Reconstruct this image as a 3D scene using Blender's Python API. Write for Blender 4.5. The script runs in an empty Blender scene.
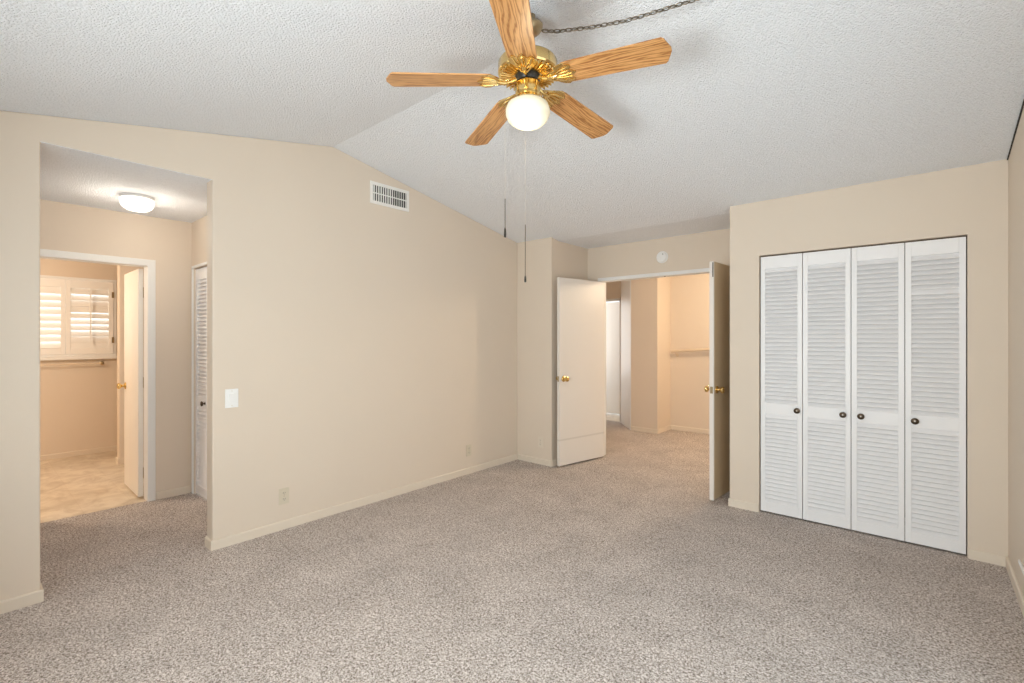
import bpy, bmesh, math, random
from mathutils import Vector, Matrix, Euler

random.seed(7)
scene = bpy.context.scene
COL = scene.collection
PI = math.pi
R = math.radians

# ------------------------------------------------------------------ camera
# world: X runs along the closet wall (right +), Y runs along the long left wall (away +)
F_PX = 475.0
YAW = R(40.94)
CAM_H = 1.37
cam_d = bpy.data.cameras.new('camera')
cam_d.sensor_fit = 'HORIZONTAL'
cam_d.sensor_width = 36.0
cam_d.lens = F_PX / 1024 * 36.0
cam_d.shift_y = -(341.5 - 337.5) / 1024.0
cam_d.clip_start = 0.02
cam = bpy.data.objects.new('camera', cam_d)
COL.objects.link(cam)
cam.location = (0, 0, CAM_H)
cam.rotation_euler = (R(90), 0, YAW)
scene.camera = cam

# ------------------------------------------------------------------ world, exposure
w = bpy.data.worlds.new('world')
scene.world = w
w.use_nodes = True
bg = w.node_tree.nodes['Background']
bg.inputs['Color'].default_value = (0.80, 0.90, 1.0, 1)
bg.inputs['Strength'].default_value = 1.6
scene.view_settings.view_transform = 'Standard'
scene.view_settings.look = 'None'
scene.view_settings.gamma = 1.0
scene.view_settings.use_curve_mapping = False
scene.view_settings.exposure = 0.03
try:
    scene.cycles.use_denoising = True
    scene.cycles.max_bounces = 12
    scene.cycles.diffuse_bounces = 8
    scene.cycles.sample_clamp_indirect = 6.0
    scene.cycles.caustics_reflective = False
    scene.cycles.caustics_refractive = False
except Exception:
    pass


def area_light(name, loc, rot, sx, sy, power, color, spread=180):
    l = bpy.data.lights.new(name, 'AREA')
    l.shape = 'RECTANGLE'
    l.size = sx
    l.size_y = sy
    l.energy = power
    l.color = color
    l.spread = R(spread)
    o = bpy.data.objects.new(name, l)
    o.location = loc
    o.rotation_euler = rot
    COL.objects.link(o)
    return o


def point_light(name, loc, power, color, radius=0.08):
    l = bpy.data.lights.new(name, 'POINT')
    l.energy = power
    l.color = color
    l.shadow_soft_size = radius
    o = bpy.data.objects.new(name, l)
    o.location = loc
    COL.objects.link(o)
    return o


DAY = (0.93, 0.97, 1.0)
WARM = (1.0, 0.62, 0.27)
# daylight entering through the bedroom window behind the camera
area_light('window_daylight', (-0.78, -0.80, 1.22), (R(104), 0, 0), 0.80, 0.75, 96, DAY)
# fill light through the unseen patio door added in the right wall
area_light('patio_door_daylight', (0.68, 1.55, 1.05), (0, R(90), 0), 1.85, 1.9, 10, DAY)
# fill light through a second window added left of the first
area_light('second_window_daylight', (-2.75, -0.80, 1.28), (R(96), 0, 0), 0.8, 1.05, 3, DAY)
# daylight behind the bathroom shutters
area_light('bathroom_daylight', (-7.85, 0.83, 1.6), (0, R(-90), 0), 1.0, 0.9, 14, DAY)
# daylight in the room across the hall
area_light('far_room_daylight', (-4.85, 7.3, 1.5), (0, R(-90), 0), 1.6, 0.35, 9, (1.0, 0.97, 0.93))

# ------------------------------------------------------------------ materials
def new_mat(name):
    m = bpy.data.materials.new(name)
    m.use_nodes = True
    return m, m.node_tree.nodes, m.node_tree.links, m.node_tree.nodes['Principled BSDF']


def paint(name, col, rough=0.6, mottling=0.03, bump=0.05, scale=60, spec=0.35):
    m, N, L, b = new_mat(name)
    tc = N.new('ShaderNodeTexCoord')
    n = N.new('ShaderNodeTexNoise')
    n.inputs['Scale'].default_value = 1.7
    n.inputs['Detail'].default_value = 3
    L.new(tc.outputs['Object'], n.inputs['Vector'])
    mix = N.new('ShaderNodeMix')
    mix.data_type = 'RGBA'
    mix.inputs['A'].default_value = (*[c * (1 - mottling) for c in col], 1)
    mix.inputs['B'].default_value = (*[min(1, c * (1 + mottling)) for c in col], 1)
    L.new(n.outputs['Fac'], mix.inputs['Factor'])
    L.new(mix.outputs['Result'], b.inputs['Base Color'])
    b.inputs['Roughness'].default_value = rough
    b.inputs['Specular IOR Level'].default_value = spec
    n2 = N.new('ShaderNodeTexNoise')
    n2.inputs['Scale'].default_value = scale
    n2.inputs['Detail'].default_value = 2
    L.new(tc.outputs['Object'], n2.inputs['Vector'])
    bp = N.new('ShaderNodeBump')
    bp.inputs['Strength'].default_value = bump
    bp.inputs['Distance'].default_value = 0.003
    L.new(n2.outputs['Fac'], bp.inputs['Height'])
    L.new(bp.outputs['Normal'], b.inputs['Normal'])
    return m


def popcorn(name, col):
    m, N, L, b = new_mat(name)
    tc = N.new('ShaderNodeTexCoord')
    n = N.new('ShaderNodeTexNoise')
    n.inputs['Scale'].default_value = 110
    n.inputs['Detail'].default_value = 6
    n.inputs['Roughness'].default_value = 0.8
    L.new(tc.outputs['Object'], n.inputs['Vector'])
    v = N.new('ShaderNodeTexVoronoi')
    v.inputs['Scale'].default_value = 110
    L.new(tc.outputs['Object'], v.inputs['Vector'])
    ml = N.new('ShaderNodeMath')
    ml.operation = 'SUBTRACT'
    L.new(n.outputs['Fac'], ml.inputs[0])
    L.new(v.outputs['Distance'], ml.inputs[1])
    bp = N.new('ShaderNodeBump')
    bp.inputs['Strength'].default_value = 0.85
    bp.inputs['Distance'].default_value = 0.009
    L.new(ml.outputs[0], bp.inputs['Height'])
    L.new(bp.outputs['Normal'], b.inputs['Normal'])
    r = N.new('ShaderNodeValToRGB')
    r.color_ramp.elements[0].position = 0.30
    r.color_ramp.elements[0].color = (*[c * 0.86 for c in col], 1)  # low spots darkened in the colour, painted shade between the ceiling grains
    r.color_ramp.elements[1].position = 0.52
    r.color_ramp.elements[1].color = (*col, 1)
    L.new(n.outputs['Fac'], r.inputs['Fac'])
    L.new(r.outputs['Color'], b.inputs['Base Color'])
    b.inputs['Roughness'].default_value = 0.95
    b.inputs['Specular IOR Level'].default_value = 0.1
    return m


def carpet(name):
    m, N, L, b = new_mat(name)
    tc = N.new('ShaderNodeTexCoord')
    v = N.new('ShaderNodeTexVoronoi')
    v.inputs['Scale'].default_value = 240
    L.new(tc.outputs['Object'], v.inputs['Vector'])
    n = N.new('ShaderNodeTexNoise')
    n.inputs['Scale'].default_value = 95
    n.inputs['Detail'].default_value = 2
    L.new(tc.outputs['Object'], n.inputs['Vector'])
    sp = N.new('ShaderNodeSeparateColor')
    L.new(v.outputs['Color'], sp.inputs[0])
    av = N.new('ShaderNodeMath')
    av.operation = 'MULTIPLY_ADD'
    av.inputs[1].default_value = 0.62
    L.new(sp.outputs[0], av.inputs[0])
    n_s = N.new('ShaderNodeMath')
    n_s.operation = 'MULTIPLY_ADD'
    n_s.inputs[1].default_value = 1.1
    n_s.inputs[2].default_value = -0.36
    L.new(n.outputs['Fac'], n_s.inputs[0])
    L.new(n_s.outputs[0], av.inputs[2])
    r = N.new('ShaderNodeValToRGB')
    e = r.color_ramp.elements
    e[0].position = 0.12
    e[0].color = (0.17, 0.135, 0.11, 1)
    e[1].position = 0.85
    e[1].color = (0.82, 0.755, 0.72, 1)
    k = e.new(0.42)
    k.color = (0.43, 0.372, 0.335, 1)
    L.new(av.outputs[0], r.inputs['Fac'])
    big = N.new('ShaderNodeTexNoise')
    big.inputs['Scale'].default_value = 3.2
    big.inputs['Detail'].default_value = 5
    L.new(tc.outputs['Object'], big.inputs['Vector'])
    mr = N.new('ShaderNodeMapRange')
    mr.inputs['From Min'].default_value = 0.3
    mr.inputs['From Max'].default_value = 0.7
    mr.inputs['To Min'].default_value = 0.90
    mr.inputs['To Max'].default_value = 1.08
    L.new(big.outputs['Fac'], mr.inputs['Value'])
    mx = N.new('ShaderNodeMix')
    mx.data_type = 'RGBA'
    mx.blend_type = 'MULTIPLY'
    mx.inputs['Factor'].default_value = 1
    L.new(r.outputs['Color'], mx.inputs['A'])
    L.new(mr.outputs['Result'], mx.inputs['B'])
    L.new(mx.outputs['Result'], b.inputs['Base Color'])
    bp = N.new('ShaderNodeBump')
    bp.inputs['Strength'].default_value = 0.5
    bp.inputs['Distance'].default_value = 0.006
    L.new(av.outputs[0], bp.inputs['Height'])
    L.new(bp.outputs['Normal'], b.inputs['Normal'])
    b.inputs['Roughness'].default_value = 0.98
    b.inputs['Specular IOR Level'].default_value = 0.05
    return m


def vinyl(name):
    m, N, L, b = new_mat(name)
    tc = N.new('ShaderNodeTexCoord')
    n = N.new('ShaderNodeTexNoise')
    n.inputs['Scale'].default_value = 5
    n.inputs['Detail'].default_value = 8
    n.inputs['Roughness'].default_value = 0.65
    n.inputs['Distortion'].default_value = 0.8
    L.new(tc.outputs['Object'], n.inputs['Vector'])
    r = N.new('ShaderNodeValToRGB')
    r.color_ramp.elements[0].position = 0.3
    r.color_ramp.elements[0].color = (0.50, 0.40, 0.29, 1)
    r.color_ramp.elements[1].position = 0.62
    r.color_ramp.elements[1].color = (0.76, 0.67, 0.54, 1)
    L.new(n.outputs['Fac'], r.inputs['Fac'])
    br = N.new('ShaderNodeTexBrick')
    br.offset = 0
    br.inputs['Scale'].default_value = 1
    br.inputs['Brick Width'].default_value = 0.305
    br.inputs['Row Height'].default_value = 0.305
    br.inputs['Mortar Size'].default_value = 0.003
    br.inputs['Color1'].default_value = (1, 1, 1, 1)
    br.inputs['Color2'].default_value = (0.95, 0.95, 0.95, 1)
    br.inputs['Mortar'].default_value = (0.93, 0.91, 0.88, 1)
    L.new(tc.outputs['Object'], br.inputs['Vector'])
    mx = N.new('ShaderNodeMix')
    mx.data_type = 'RGBA'
    mx.blend_type = 'MULTIPLY'
    mx.inputs['Factor'].default_value = 1
    L.new(r.outputs['Color'], mx.inputs['A'])
    L.new(br.outputs['Color'], mx.inputs['B'])
    L.new(mx.outputs['Result'], b.inputs['Base Color'])
    b.inputs['Roughness'].default_value = 0.35
    return m


def oak(name):
    m, N, L, b = new_mat(name)
    tc = N.new('ShaderNodeTexCoord')
    mp = N.new('ShaderNodeMapping')
    mp.inputs['Scale'].default_value = (2.2, 19, 19)
    oi = N.new('ShaderNodeObjectInfo')
    va = N.new('ShaderNodeVectorMath')
    va.operation = 'ADD'
    L.new(tc.outputs['Object'], va.inputs[0])
    L.new(oi.outputs['Random'], va.inputs[1])
    L.new(va.outputs[0], mp.inputs['Vector'])
    n = N.new('ShaderNodeTexNoise')
    n.inputs['Scale'].default_value = 1.6
    n.inputs['Detail'].default_value = 6
    n.inputs['Distortion'].default_value = 1.4
    L.new(mp.outputs['Vector'], n.inputs['Vector'])
    wv = N.new('ShaderNodeTexWave')
    wv.wave_type = 'BANDS'
    wv.bands_direction = 'Y'
    wv.inputs['Scale'].default_value = 1.0
    wv.inputs['Distortion'].default_value = 20
    wv.inputs['Detail'].default_value = 5
    wv.inputs['Detail Scale'].default_value = 1.3
    L.new(mp.outputs['Vector'], wv.inputs['Vector'])
    ml = N.new('ShaderNodeMath')
    ml.operation = 'MULTIPLY'
    L.new(n.outputs['Fac'], ml.inputs[0])
    L.new(wv.outputs['Fac'], ml.inputs[1])
    r = N.new('ShaderNodeValToRGB')
    e = r.color_ramp.elements
    e[0].position = 0.0
    e[0].color = (0.30, 0.115, 0.03, 1)
    e[1].position = 0.62
    e[1].color = (0.66, 0.345, 0.135, 1)
    k = e.new(0.16)
    k.color = (0.50, 0.25, 0.085, 1)
    L.new(ml.outputs[0], r.inputs['Fac'])
    L.new(r.outputs['Color'], b.inputs['Base Color'])
    b.inputs['Roughness'].default_value = 0.28
    b.inputs['Coat Weight'].default_value = 0.3
    b.inputs['Coat Roughness'].default_value = 0.2
    return m


def metal(name, col, rough=0.25):
    m, N, L, b = new_mat(name)
    tc = N.new('ShaderNodeTexCoord')
    n = N.new('ShaderNodeTexNoise')
    n.inputs['Scale'].default_value = 35
    n.inputs['Detail'].default_value = 3
    L.new(tc.outputs['Object'], n.inputs['Vector'])
    mr = N.new('ShaderNodeMapRange')
    mr.inputs['To Min'].default_value = rough * 0.7
    mr.inputs['To Max'].default_value = rough * 1.4
    L.new(n.outputs['Fac'], mr.inputs['Value'])
    L.new(mr.outputs['Result'], b.inputs['Roughness'])
    b.inputs['Base Color'].default_value = (*col, 1)
    b.inputs['Metallic'].default_value = 1
    return m


def glow(name, col, strength, base=(0.9, 0.88, 0.8)):
    m, N, L, b = new_mat(name)
    b.inputs['Base Color'].default_value = (*base, 1)
    b.inputs['Roughness'].default_value = 0.25
    b.inputs['Emission Color'].default_value = (*col, 1)
    b.inputs['Emission Strength'].default_value = strength
    return m


def door_paint(name, col, line_z):
    """satin door paint with a thin grey scuff line across the leaf"""
    m = paint(name, col, 0.38, 0.025, 0.04, 40, 0.5)
    N, L = m.node_tree.nodes, m.node_tree.links
    b = N['Principled BSDF']
    src = b.inputs['Base Color'].links[0].from_socket
    tc = N.new('ShaderNodeTexCoord')
    sp = N.new('ShaderNodeSeparateXYZ')
    L.new(tc.outputs['Object'], sp.inputs[0])
    a = N.new('ShaderNodeMath')
    a.operation = 'SUBTRACT'
    a.inputs[1].default_value = line_z
    L.new(sp.outputs['Z'], a.inputs[0])
    ab = N.new('ShaderNodeMath')
    ab.operation = 'ABSOLUTE'
    L.new(a.outputs[0], ab.inputs[0])
    mr = N.new('ShaderNodeMapRange')
    mr.inputs['From Min'].default_value = 0.002
    mr.inputs['From Max'].default_value = 0.014
    mr.inputs['To Min'].default_value = 0.32
    mr.inputs['To Max'].default_value = 0.0
    L.new(ab.outputs[0], mr.inputs['Value'])
    mx = N.new('ShaderNodeMix')
    mx.data_type = 'RGBA'
    L.new(mr.outputs['Result'], mx.inputs['Factor'])
    L.new(src, mx.inputs['A'])
    mx.inputs['B'].default_value = (0.42, 0.38, 0.33, 1)
    L.new(mx.outputs['Result'], b.inputs['Base Color'])
    return m


M = {}
CREAM = (0.725, 0.63, 0.527)
M['wall'] = paint('cream_wall_paint', CREAM, 0.62, 0.022, 0.12, 90, 0.3)
M['base'] = paint('cream_trim_paint', (0.745, 0.66, 0.555), 0.42, 0.02, 0.03, 60, 0.45)
M['casing'] = paint('white_casing_paint', (0.82, 0.82, 0.81), 0.4, 0.01, 0.03, 60, 0.45)
M['white_door'] = paint('white_louver_paint', (0.855, 0.85, 0.86), 0.42, 0.015, 0.05, 50, 0.45)
M['door'] = door_paint('off_white_door_paint', (0.80, 0.755, 0.705), 0.27)
M['satin_door'] = paint('cream_white_door_paint', (0.80, 0.755, 0.705), 0.38, 0.025, 0.04, 40, 0.5)
M['tan_door'] = paint('tan_door_paint', (0.66, 0.52, 0.34), 0.4, 0.03, 0.04, 40, 0.5)  # even tan colour for the room side of one leaf
M['plain_door'] = paint('white_door_paint', (0.84, 0.81, 0.76), 0.35, 0.01, 0.04, 40, 0.5)
M['shutter'] = paint('white_shutter_paint', (0.88, 0.87, 0.85), 0.35, 0.01, 0.02, 40, 0.5)
M['ceiling'] = popcorn('popcorn_ceiling', (0.93, 0.955, 0.995))
M['carpet'] = carpet('speckled_carpet')
M['vinyl'] = vinyl('beige_vinyl_tile')
M['oak'] = oak('oak_blade')
M['brass'] = metal('polished_brass', (0.83, 0.60, 0.25), 0.16)
M['old_brass'] = metal('antique_brass', (0.42, 0.33, 0.20), 0.33)
M['chain'] = metal('dull_brass_chain', (0.22, 0.19, 0.15), 0.38)
M['dark'] = paint('dark_plastic', (0.03, 0.025, 0.02), 0.35, 0.0, 0.0)
M['bronze'] = metal('dark_bronze', (0.10, 0.075, 0.055), 0.3)
M['pewter'] = metal('worn_pewter', (0.30, 0.27, 0.24), 0.35)
M['void'] = paint('unpainted_dark_inside', (0.05, 0.045, 0.04), 0.9, 0.02, 0.02)  # near-black colour for closet inside, vent backing and ceiling joint
M['white_plastic'] = paint('white_plastic', (0.86, 0.86, 0.85), 0.3, 0.0, 0.0)
M['ivory'] = paint('ivory_plastic', (0.66, 0.59, 0.47), 0.35, 0.0, 0.0)
M['vent'] = paint('white_enamel', (0.85, 0.83, 0.80), 0.4, 0.01, 0.02)
M['globe'] = glow('lit_opal_glass', (1.0, 0.84, 0.52), 0.24, (0.78, 0.74, 0.60))
M['dome'] = glow('lit_dome_glass', (1.0, 0.96, 0.88), 1.3)
M['wood_rail'] = paint('painted_handrail', (0.70, 0.58, 0.44), 0.4, 0.02, 0.02)

m, N, L, b = new_mat('window_glass')
tr = N.new('ShaderNodeBsdfTransparent')
tr.inputs['Color'].default_value = (0.96, 0.98, 0.97, 1)
gl = N.new('ShaderNodeBsdfGlossy')
gl.inputs['Roughness'].default_value = 0.02
mx = N.new('ShaderNodeMixShader')
mx.inputs['Fac'].default_value = 0.06
L.new(tr.outputs[0], mx.inputs[1])
L.new(gl.outputs[0], mx.inputs[2])
L.new(mx.outputs[0], N['Material Output'].inputs['Surface'])
M['glass'] = m

# ------------------------------------------------------------------ mesh helpers
def box(bm, x0, x1, y0, y1, z0, z1, mat=None):
    vs = [Vector((x, y, z)) for x in (x0, x1) for y in (y0, y1) for z in (z0, z1)]
    if mat is not None:
        vs = [mat @ v for v in vs]
    v = [bm.verts.new(p) for p in vs]
    for f in ((0, 1, 3, 2), (4, 6, 7, 5), (0, 4, 5, 1), (2, 3, 7, 6), (0, 2, 6, 4), (1, 5, 7, 3)):
        bm.faces.new([v[i] for i in f])


def prism(bm, pts, axis, a, c, mat=None):
    """extrude a 2-D polygon; axis 'x': pts are (y,z); 'y': (x,z); 'z': (x,y)"""
    def P(p, t):
        q = {'x': (t, p[0], p[1]), 'y': (p[0], t, p[1]), 'z': (p[0], p[1], t)}[axis]
        q = Vector(q)
        return mat @ q if mat is not None else q
    A = [bm.verts.new(P(p, a)) for p in pts]
    B = [bm.verts.new(P(p, c)) for p in pts]
    n = len(pts)
    bm.faces.new(A)
    bm.faces.new(list(reversed(B)))
    for i in range(n):
        bm.faces.new([A[i], B[i], B[(i + 1) % n], A[(i + 1) % n]])


def lathe(bm, prof, seg=40, mat=None, flute=0.0, nfl=0):
    """prof: list of (r, z) around the local z axis"""
    rings = []
    for r, z in prof:
        if r < 1e-6:
            p = Vector((0, 0, z))
            rings.append([bm.verts.new(mat @ p if mat is not None else p)])
            continue
        ring = []
        for i in range(seg):
            a = 2 * PI * i / seg
            rr = r * (1 + flute * math.cos(nfl * a))
            p = Vector((rr * math.cos(a), rr * math.sin(a), z))
            ring.append(bm.verts.new(mat @ p if mat is not None else p))
        rings.append(ring)
    for A, B in zip(rings, rings[1:]):
        if len(A) == 1 and len(B) == 1:
            continue
        for i in range(seg):
            j = (i + 1) % seg
            if len(A) == 1:
                bm.faces.new([A[0], B[i], B[j]])
            elif len(B) == 1:
                bm.faces.new([A[i], B[0], A[j]])
            else:
                bm.faces.new([A[i], B[i], B[j], A[j]])


def tube(bm, pts, r, seg=8, closed=False):
    pts = [Vector(p) for p in pts]
    n = len(pts)
    rings = []
    prev = None
    for i in range(n):
        if closed:
            t = (pts[(i + 1) % n] - pts[i - 1]).normalized()
        else:
            t = (pts[min(i + 1, n - 1)] - pts[max(i - 1, 0)]).normalized()
        if prev is None:
            u = t.orthogonal().normalized()
        else:
            u = (prev - t * prev.dot(t))
            u = u.normalized() if u.length > 1e-6 else t.orthogonal().normalized()
        prev = u
        v = t.cross(u)
        rr = r[i] if isinstance(r, (list, tuple)) else r
        rings.append([bm.verts.new(pts[i] + (u * math.cos(2 * PI * k / seg) + v * math.sin(2 * PI * k / seg)) * rr) for k in range(seg)])
    rng = range(n) if closed else range(n - 1)
    for i in rng:
        A, B = rings[i], rings[(i + 1) % n]
        for k in range(seg):
            bm.faces.new([A[k], B[k], B[(k + 1) % seg], A[(k + 1) % seg]])
    if not closed:
        bm.faces.new(rings[0])
        bm.faces.new(list(reversed(rings[-1])))


def obj(name, bm, mat, parent=None, smooth=False, bevel=0.0, seg=2, recalc=True):
    if recalc:
        bmesh.ops.recalc_face_normals(bm, faces=bm.faces)
    me = bpy.data.meshes.new(name)
    bm.to_mesh(me)
    bm.free()
    me.materials.append(mat)
    o = bpy.data.objects.new(name, me)
    COL.objects.link(o)
    if smooth:
        for p in me.polygons:
            p.use_smooth = True
        try:
            me.set_sharp_from_angle(angle=R(38))
        except Exception:
            pass
    if bevel:
        md = o.modifiers.new('bevel', 'BEVEL')
        md.width = bevel
        md.segments = seg
        md.limit_method = 'ANGLE'
        md.angle_limit = R(40)
    if parent is not None:
        o.parent = parent
    return o


def NB():
    return bmesh.new()


def thing(name, label, cat, loc=(0, 0, 0), rotz=0.0, group=None):
    o = bpy.data.objects.new(name, None)
    o.empty_display_size = 0.1
    COL.objects.link(o)
    o.location = loc
    o.rotation_euler = (0, 0, rotz)
    o['label'] = label
    o['category'] = cat
    if group:
        o['group'] = group
    return o


def tag(o, label, cat, group=None):
    o['label'] = label
    o['category'] = cat
    if group:
        o['group'] = group
    return o


def struct(o, label, cat):
    o['kind'] = 'structure'
    o['label'] = label
    o['category'] = cat
    return o


# ------------------------------------------------------------------ room dimensions
XL, XR = -3.462, 0.38          # left / right wall faces
YN, YF = -0.55, 4.085          # wall behind the camera / closet wall
WT = 0.11                     # wall thickness
RID_Y, RID_Z = 1.875, 2.850    # ceiling ridge
SF, SB = 0.200, 0.187         # ceiling slopes, front and back
Y_BRK = 4.21                  # slope stops, flat recess ceiling
Z_REC = RID_Z - SB * (Y_BRK - RID_Y)
YD = 4.80                     # wall with the double doors
XP = -2.988                   # pier right side
XC = -1.195                   # closet block left side
OP0, OP1, OPZ = 0.258, 1.047, 2.386   # opening in the left wall
AX = -4.90                    # wall with the bathroom door
AY = 1.32                     # side wall of the anteroom
AZ = 2.385                    # anteroom ceiling
BX = -7.40                    # far bathroom wall
HY2 = 6.90                    # far wall of the hall
E_ = 0.0


def ceil_z(y):
    if y <= RID_Y:
        return max(RID_Z - SF * (RID_Y - y), 2.2)
    if y <= Y_BRK:
        return RID_Z - SB * (y - RID_Y)
    return Z_REC


# ------------------------------------------------------------------ setting
bm = NB()
box(bm, XL - WT, XR + 0.3, YN - 0.1, YF, -0.12, 0)
box(bm, -4.92, XL - WT, -1.0, AY + 0.02, -0.12, 0)
box(bm, XP - 0.2, XR + 0.3, YF, 6.95, -0.12, 0)
box(bm, -4.6, XP - 0.2, 4.97, 6.98, -0.12, 0)
struct(obj('floor', bm, M['carpet']), 'speckled beige grey cut pile carpet covering the bedroom floor', 'carpet')

bm = NB()
box(bm, BX, -4.92, -1.0, 2.6, -0.12, 0.001)
struct(obj('floor_bathroom', bm, M['vinyl']), 'beige vinyl tile floor inside the bathroom', 'floor')
bm = NB()
box(bm, -5.6, -3.0, 6.98, 9.0, -0.12, 0.001)
struct(obj('floor_far_room', bm, M['vinyl']), 'tan floor beyond the far white doorway of the hall', 'floor')

# main ceiling (vault with the ridge running across, flat strip over the recess)
prof = [(YN - 0.1, ceil_z(YN - 0.1)), (RID_Y, RID_Z), (Y_BRK, Z_REC), (YD + 0.11, Z_REC),
        (YD + 0.11, 3.05), (YN - 0.1, 3.05)]
bm = NB()
prism(bm, prof, 'x', XL - 0.11, XR + 0.11)
struct(obj('ceiling', bm, M['ceiling']), 'white popcorn textured vaulted ceiling over the bedroom', 'ceiling')
bm = NB()
box(bm, AX - 0.1, XL - WT, -1.0, AY + 0.1, AZ, AZ + 0.12)
box(bm, XL - WT, XL - 0.002, OP0 - 0.002, OP1 + 0.002, AZ, OPZ + 0.005)
struct(obj('ceiling_anteroom', bm, M['ceiling']), 'white popcorn ceiling of the small anteroom with the dome light', 'ceiling')
bm = NB()
box(bm, BX - 0.1, AX - 0.101, -1.0, 2.6, 2.40, 2.52)
struct(obj('ceiling_bathroom', bm, M['wall']), 'cream ceiling inside the bathroom', 'ceiling')
bm = NB()
box(bm, -4.7, 1.6, YD + 0.111, 7.02, 2.42, 2.54)
struct(obj('ceiling_hall', bm, M['ceiling']), 'ceiling of the hall beyond the double doors', 'ceiling')
bm = NB()
box(bm, -5.7, -2.9, 7.03, 9.1, 2.42, 2.54)
struct(obj('ceiling_far_room', bm, M['ceiling']), 'ceiling of the room across the hall', 'ceiling')


def wall(name, bm, label, mat='wall', bevel=0.0):
    return struct(obj(name, bm, M[mat], bevel=bevel), label, 'wall')


def strip_x(bm, x0, x1, y0, y1, z0=0.0):
    """piece of a wall running along Y whose top follows the vaulted ceiling"""
    top = [(y1, ceil_z(y1))]
    for yb in (Y_BRK, RID_Y):
        if y0 < yb < y1:
            top.append((yb, ceil_z(yb)))
    top.append((y0, ceil_z(y0)))
    prism(bm, [(y0, z0), (y1, z0)] + top, 'x', x0, x1)


# left wall, cut by the tall opening to the anteroom
bm = NB()
y0, y1 = YN - 0.1, YF
pts = [(y0, 0), (OP0, 0), (OP0, OPZ), (OP1, OPZ), (OP1, 0), (y1, 0), (y1, ceil_z(y1)), (RID_Y, RID_Z), (y0, ceil_z(y0))]
prism(bm, pts, 'x', XL - WT, XL)
wall('wall_left', bm, 'long cream left wall with the tall opening and air vent', bevel=0.006)
# pier between the left wall and the double doors
bm = NB()
strip_x(bm, XL - WT, XP, YF, YD)
wall('wall_pier', bm, 'cream wall block left of the open double doors')
# closet wall
bm = NB()
CX0, CX1, CZ = -0.978, 0.204, 2.012
zc = ceil_z(YF)
prism(bm, [(XC, 0), (CX0, 0), (CX0, CZ), (CX1, CZ), (CX1, 0), (XR, 0), (XR, zc), (XC, zc)], 'y', YF, YF + 0.10)
wall('wall_closet', bm, 'cream wall around the white louvered closet doors')
bm = NB()
strip_x(bm, XC, XC + 0.10, YF + 0.10, YD)
wall('wall_closet_side', bm, 'cream side wall of the closet facing the double doors')
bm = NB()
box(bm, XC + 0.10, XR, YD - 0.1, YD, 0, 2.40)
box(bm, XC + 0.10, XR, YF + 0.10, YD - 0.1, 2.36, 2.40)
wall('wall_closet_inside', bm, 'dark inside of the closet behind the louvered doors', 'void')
# right wall, opening for the added patio door (beside the camera)
PD0, PD1, PDZ = 0.62, 2.48, 2.03
bm = NB()
y0, y1 = YN - 0.1, YD
pts = [(y0, 0), (PD0, 0), (PD0, PDZ), (PD1, PDZ), (PD1, 0), (y1, 0), (y1, Z_REC), (Y_BRK, Z_REC), (RID_Y, RID_Z), (y0, ceil_z(y0))]
prism(bm, pts, 'x', XR, XR + WT)
wall('wall_right', bm, 'cream right wall meeting the closet wall at the corner')
# wall behind the camera with a window and a second one added for fill
def wall_with_holes(bm, x0, x1, z1, holes, ya, yb):
    xs = x0
    for (a, c, za, zb) in holes:
        box(bm, xs, a, ya, yb, 0, z1)
        box(bm, a, c, ya, yb, 0, za)
        box(bm, a, c, ya, yb, zb, z1)
        xs = c
    box(bm, xs, x1, ya, yb, 0, z1)
W1 = (-1.50, -0.05, 0.75, 1.85)
W2 = (-3.20, -2.30, 0.75, 1.85)
bm = NB()
wall_with_holes(bm, XL, XR, ceil_z(YN), [W2, W1], YN - 0.10, YN)
wall('wall_window', bm, 'cream wall with two windows behind the camera')
# wall holding the double doors
DX0, DX1, DZ = -2.806, -1.265, 2.015
bm = NB()
prism(bm, [(XP, 0), (DX0 - 0.02, 0), (DX0 - 0.02, DZ + 0.02), (DX1 + 0.02, DZ + 0.02), (DX1 + 0.02, 0), (XC, 0), (XC, Z_REC), (XP, Z_REC)], 'y', YD, YD + 0.11)
wall('wall_double_door', bm, 'cream wall above the open double doors with the smoke detector')

# anteroom
bm = NB()
BD0, BD1, BDZ = 0.335, 1.000, 1.965
prism(bm, [(-1.0, 0), (BD0 - 0.02, 0), (BD0 - 0.02, BDZ + 0.02), (BD1 + 0.02, BDZ + 0.02), (BD1 + 0.02, 0), (AY, 0), (AY, 2.42), (-1.0, 2.42)], 'x', AX - 0.11, AX)
wall('wall_bathroom_door', bm, 'cream anteroom wall holding the bathroom doorway')
bm = NB()
LD0, LD1, LDZ = -4.845, -4.10, 1.975
prism(bm, [(AX, 0), (LD0, 0), (LD0, LDZ), (LD1, LDZ), (LD1, 0), (XL - WT, 0), (XL - WT, 2.40), (AX, 2.40)], 'y', AY, AY + 0.10)
wall('wall_anteroom', bm, 'cream anteroom side wall with the louvered linen door')
bm = NB()
box(bm, AX, XL - WT, AY + 0.35, AY + 0.40, 0, 2.0)
box(bm, AX - 0.0, XL - WT, -1.1, -1.0, 0, 2.42)
wall('wall_anteroom_ends', bm, 'end walls of the anteroom, mostly out of view')
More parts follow.
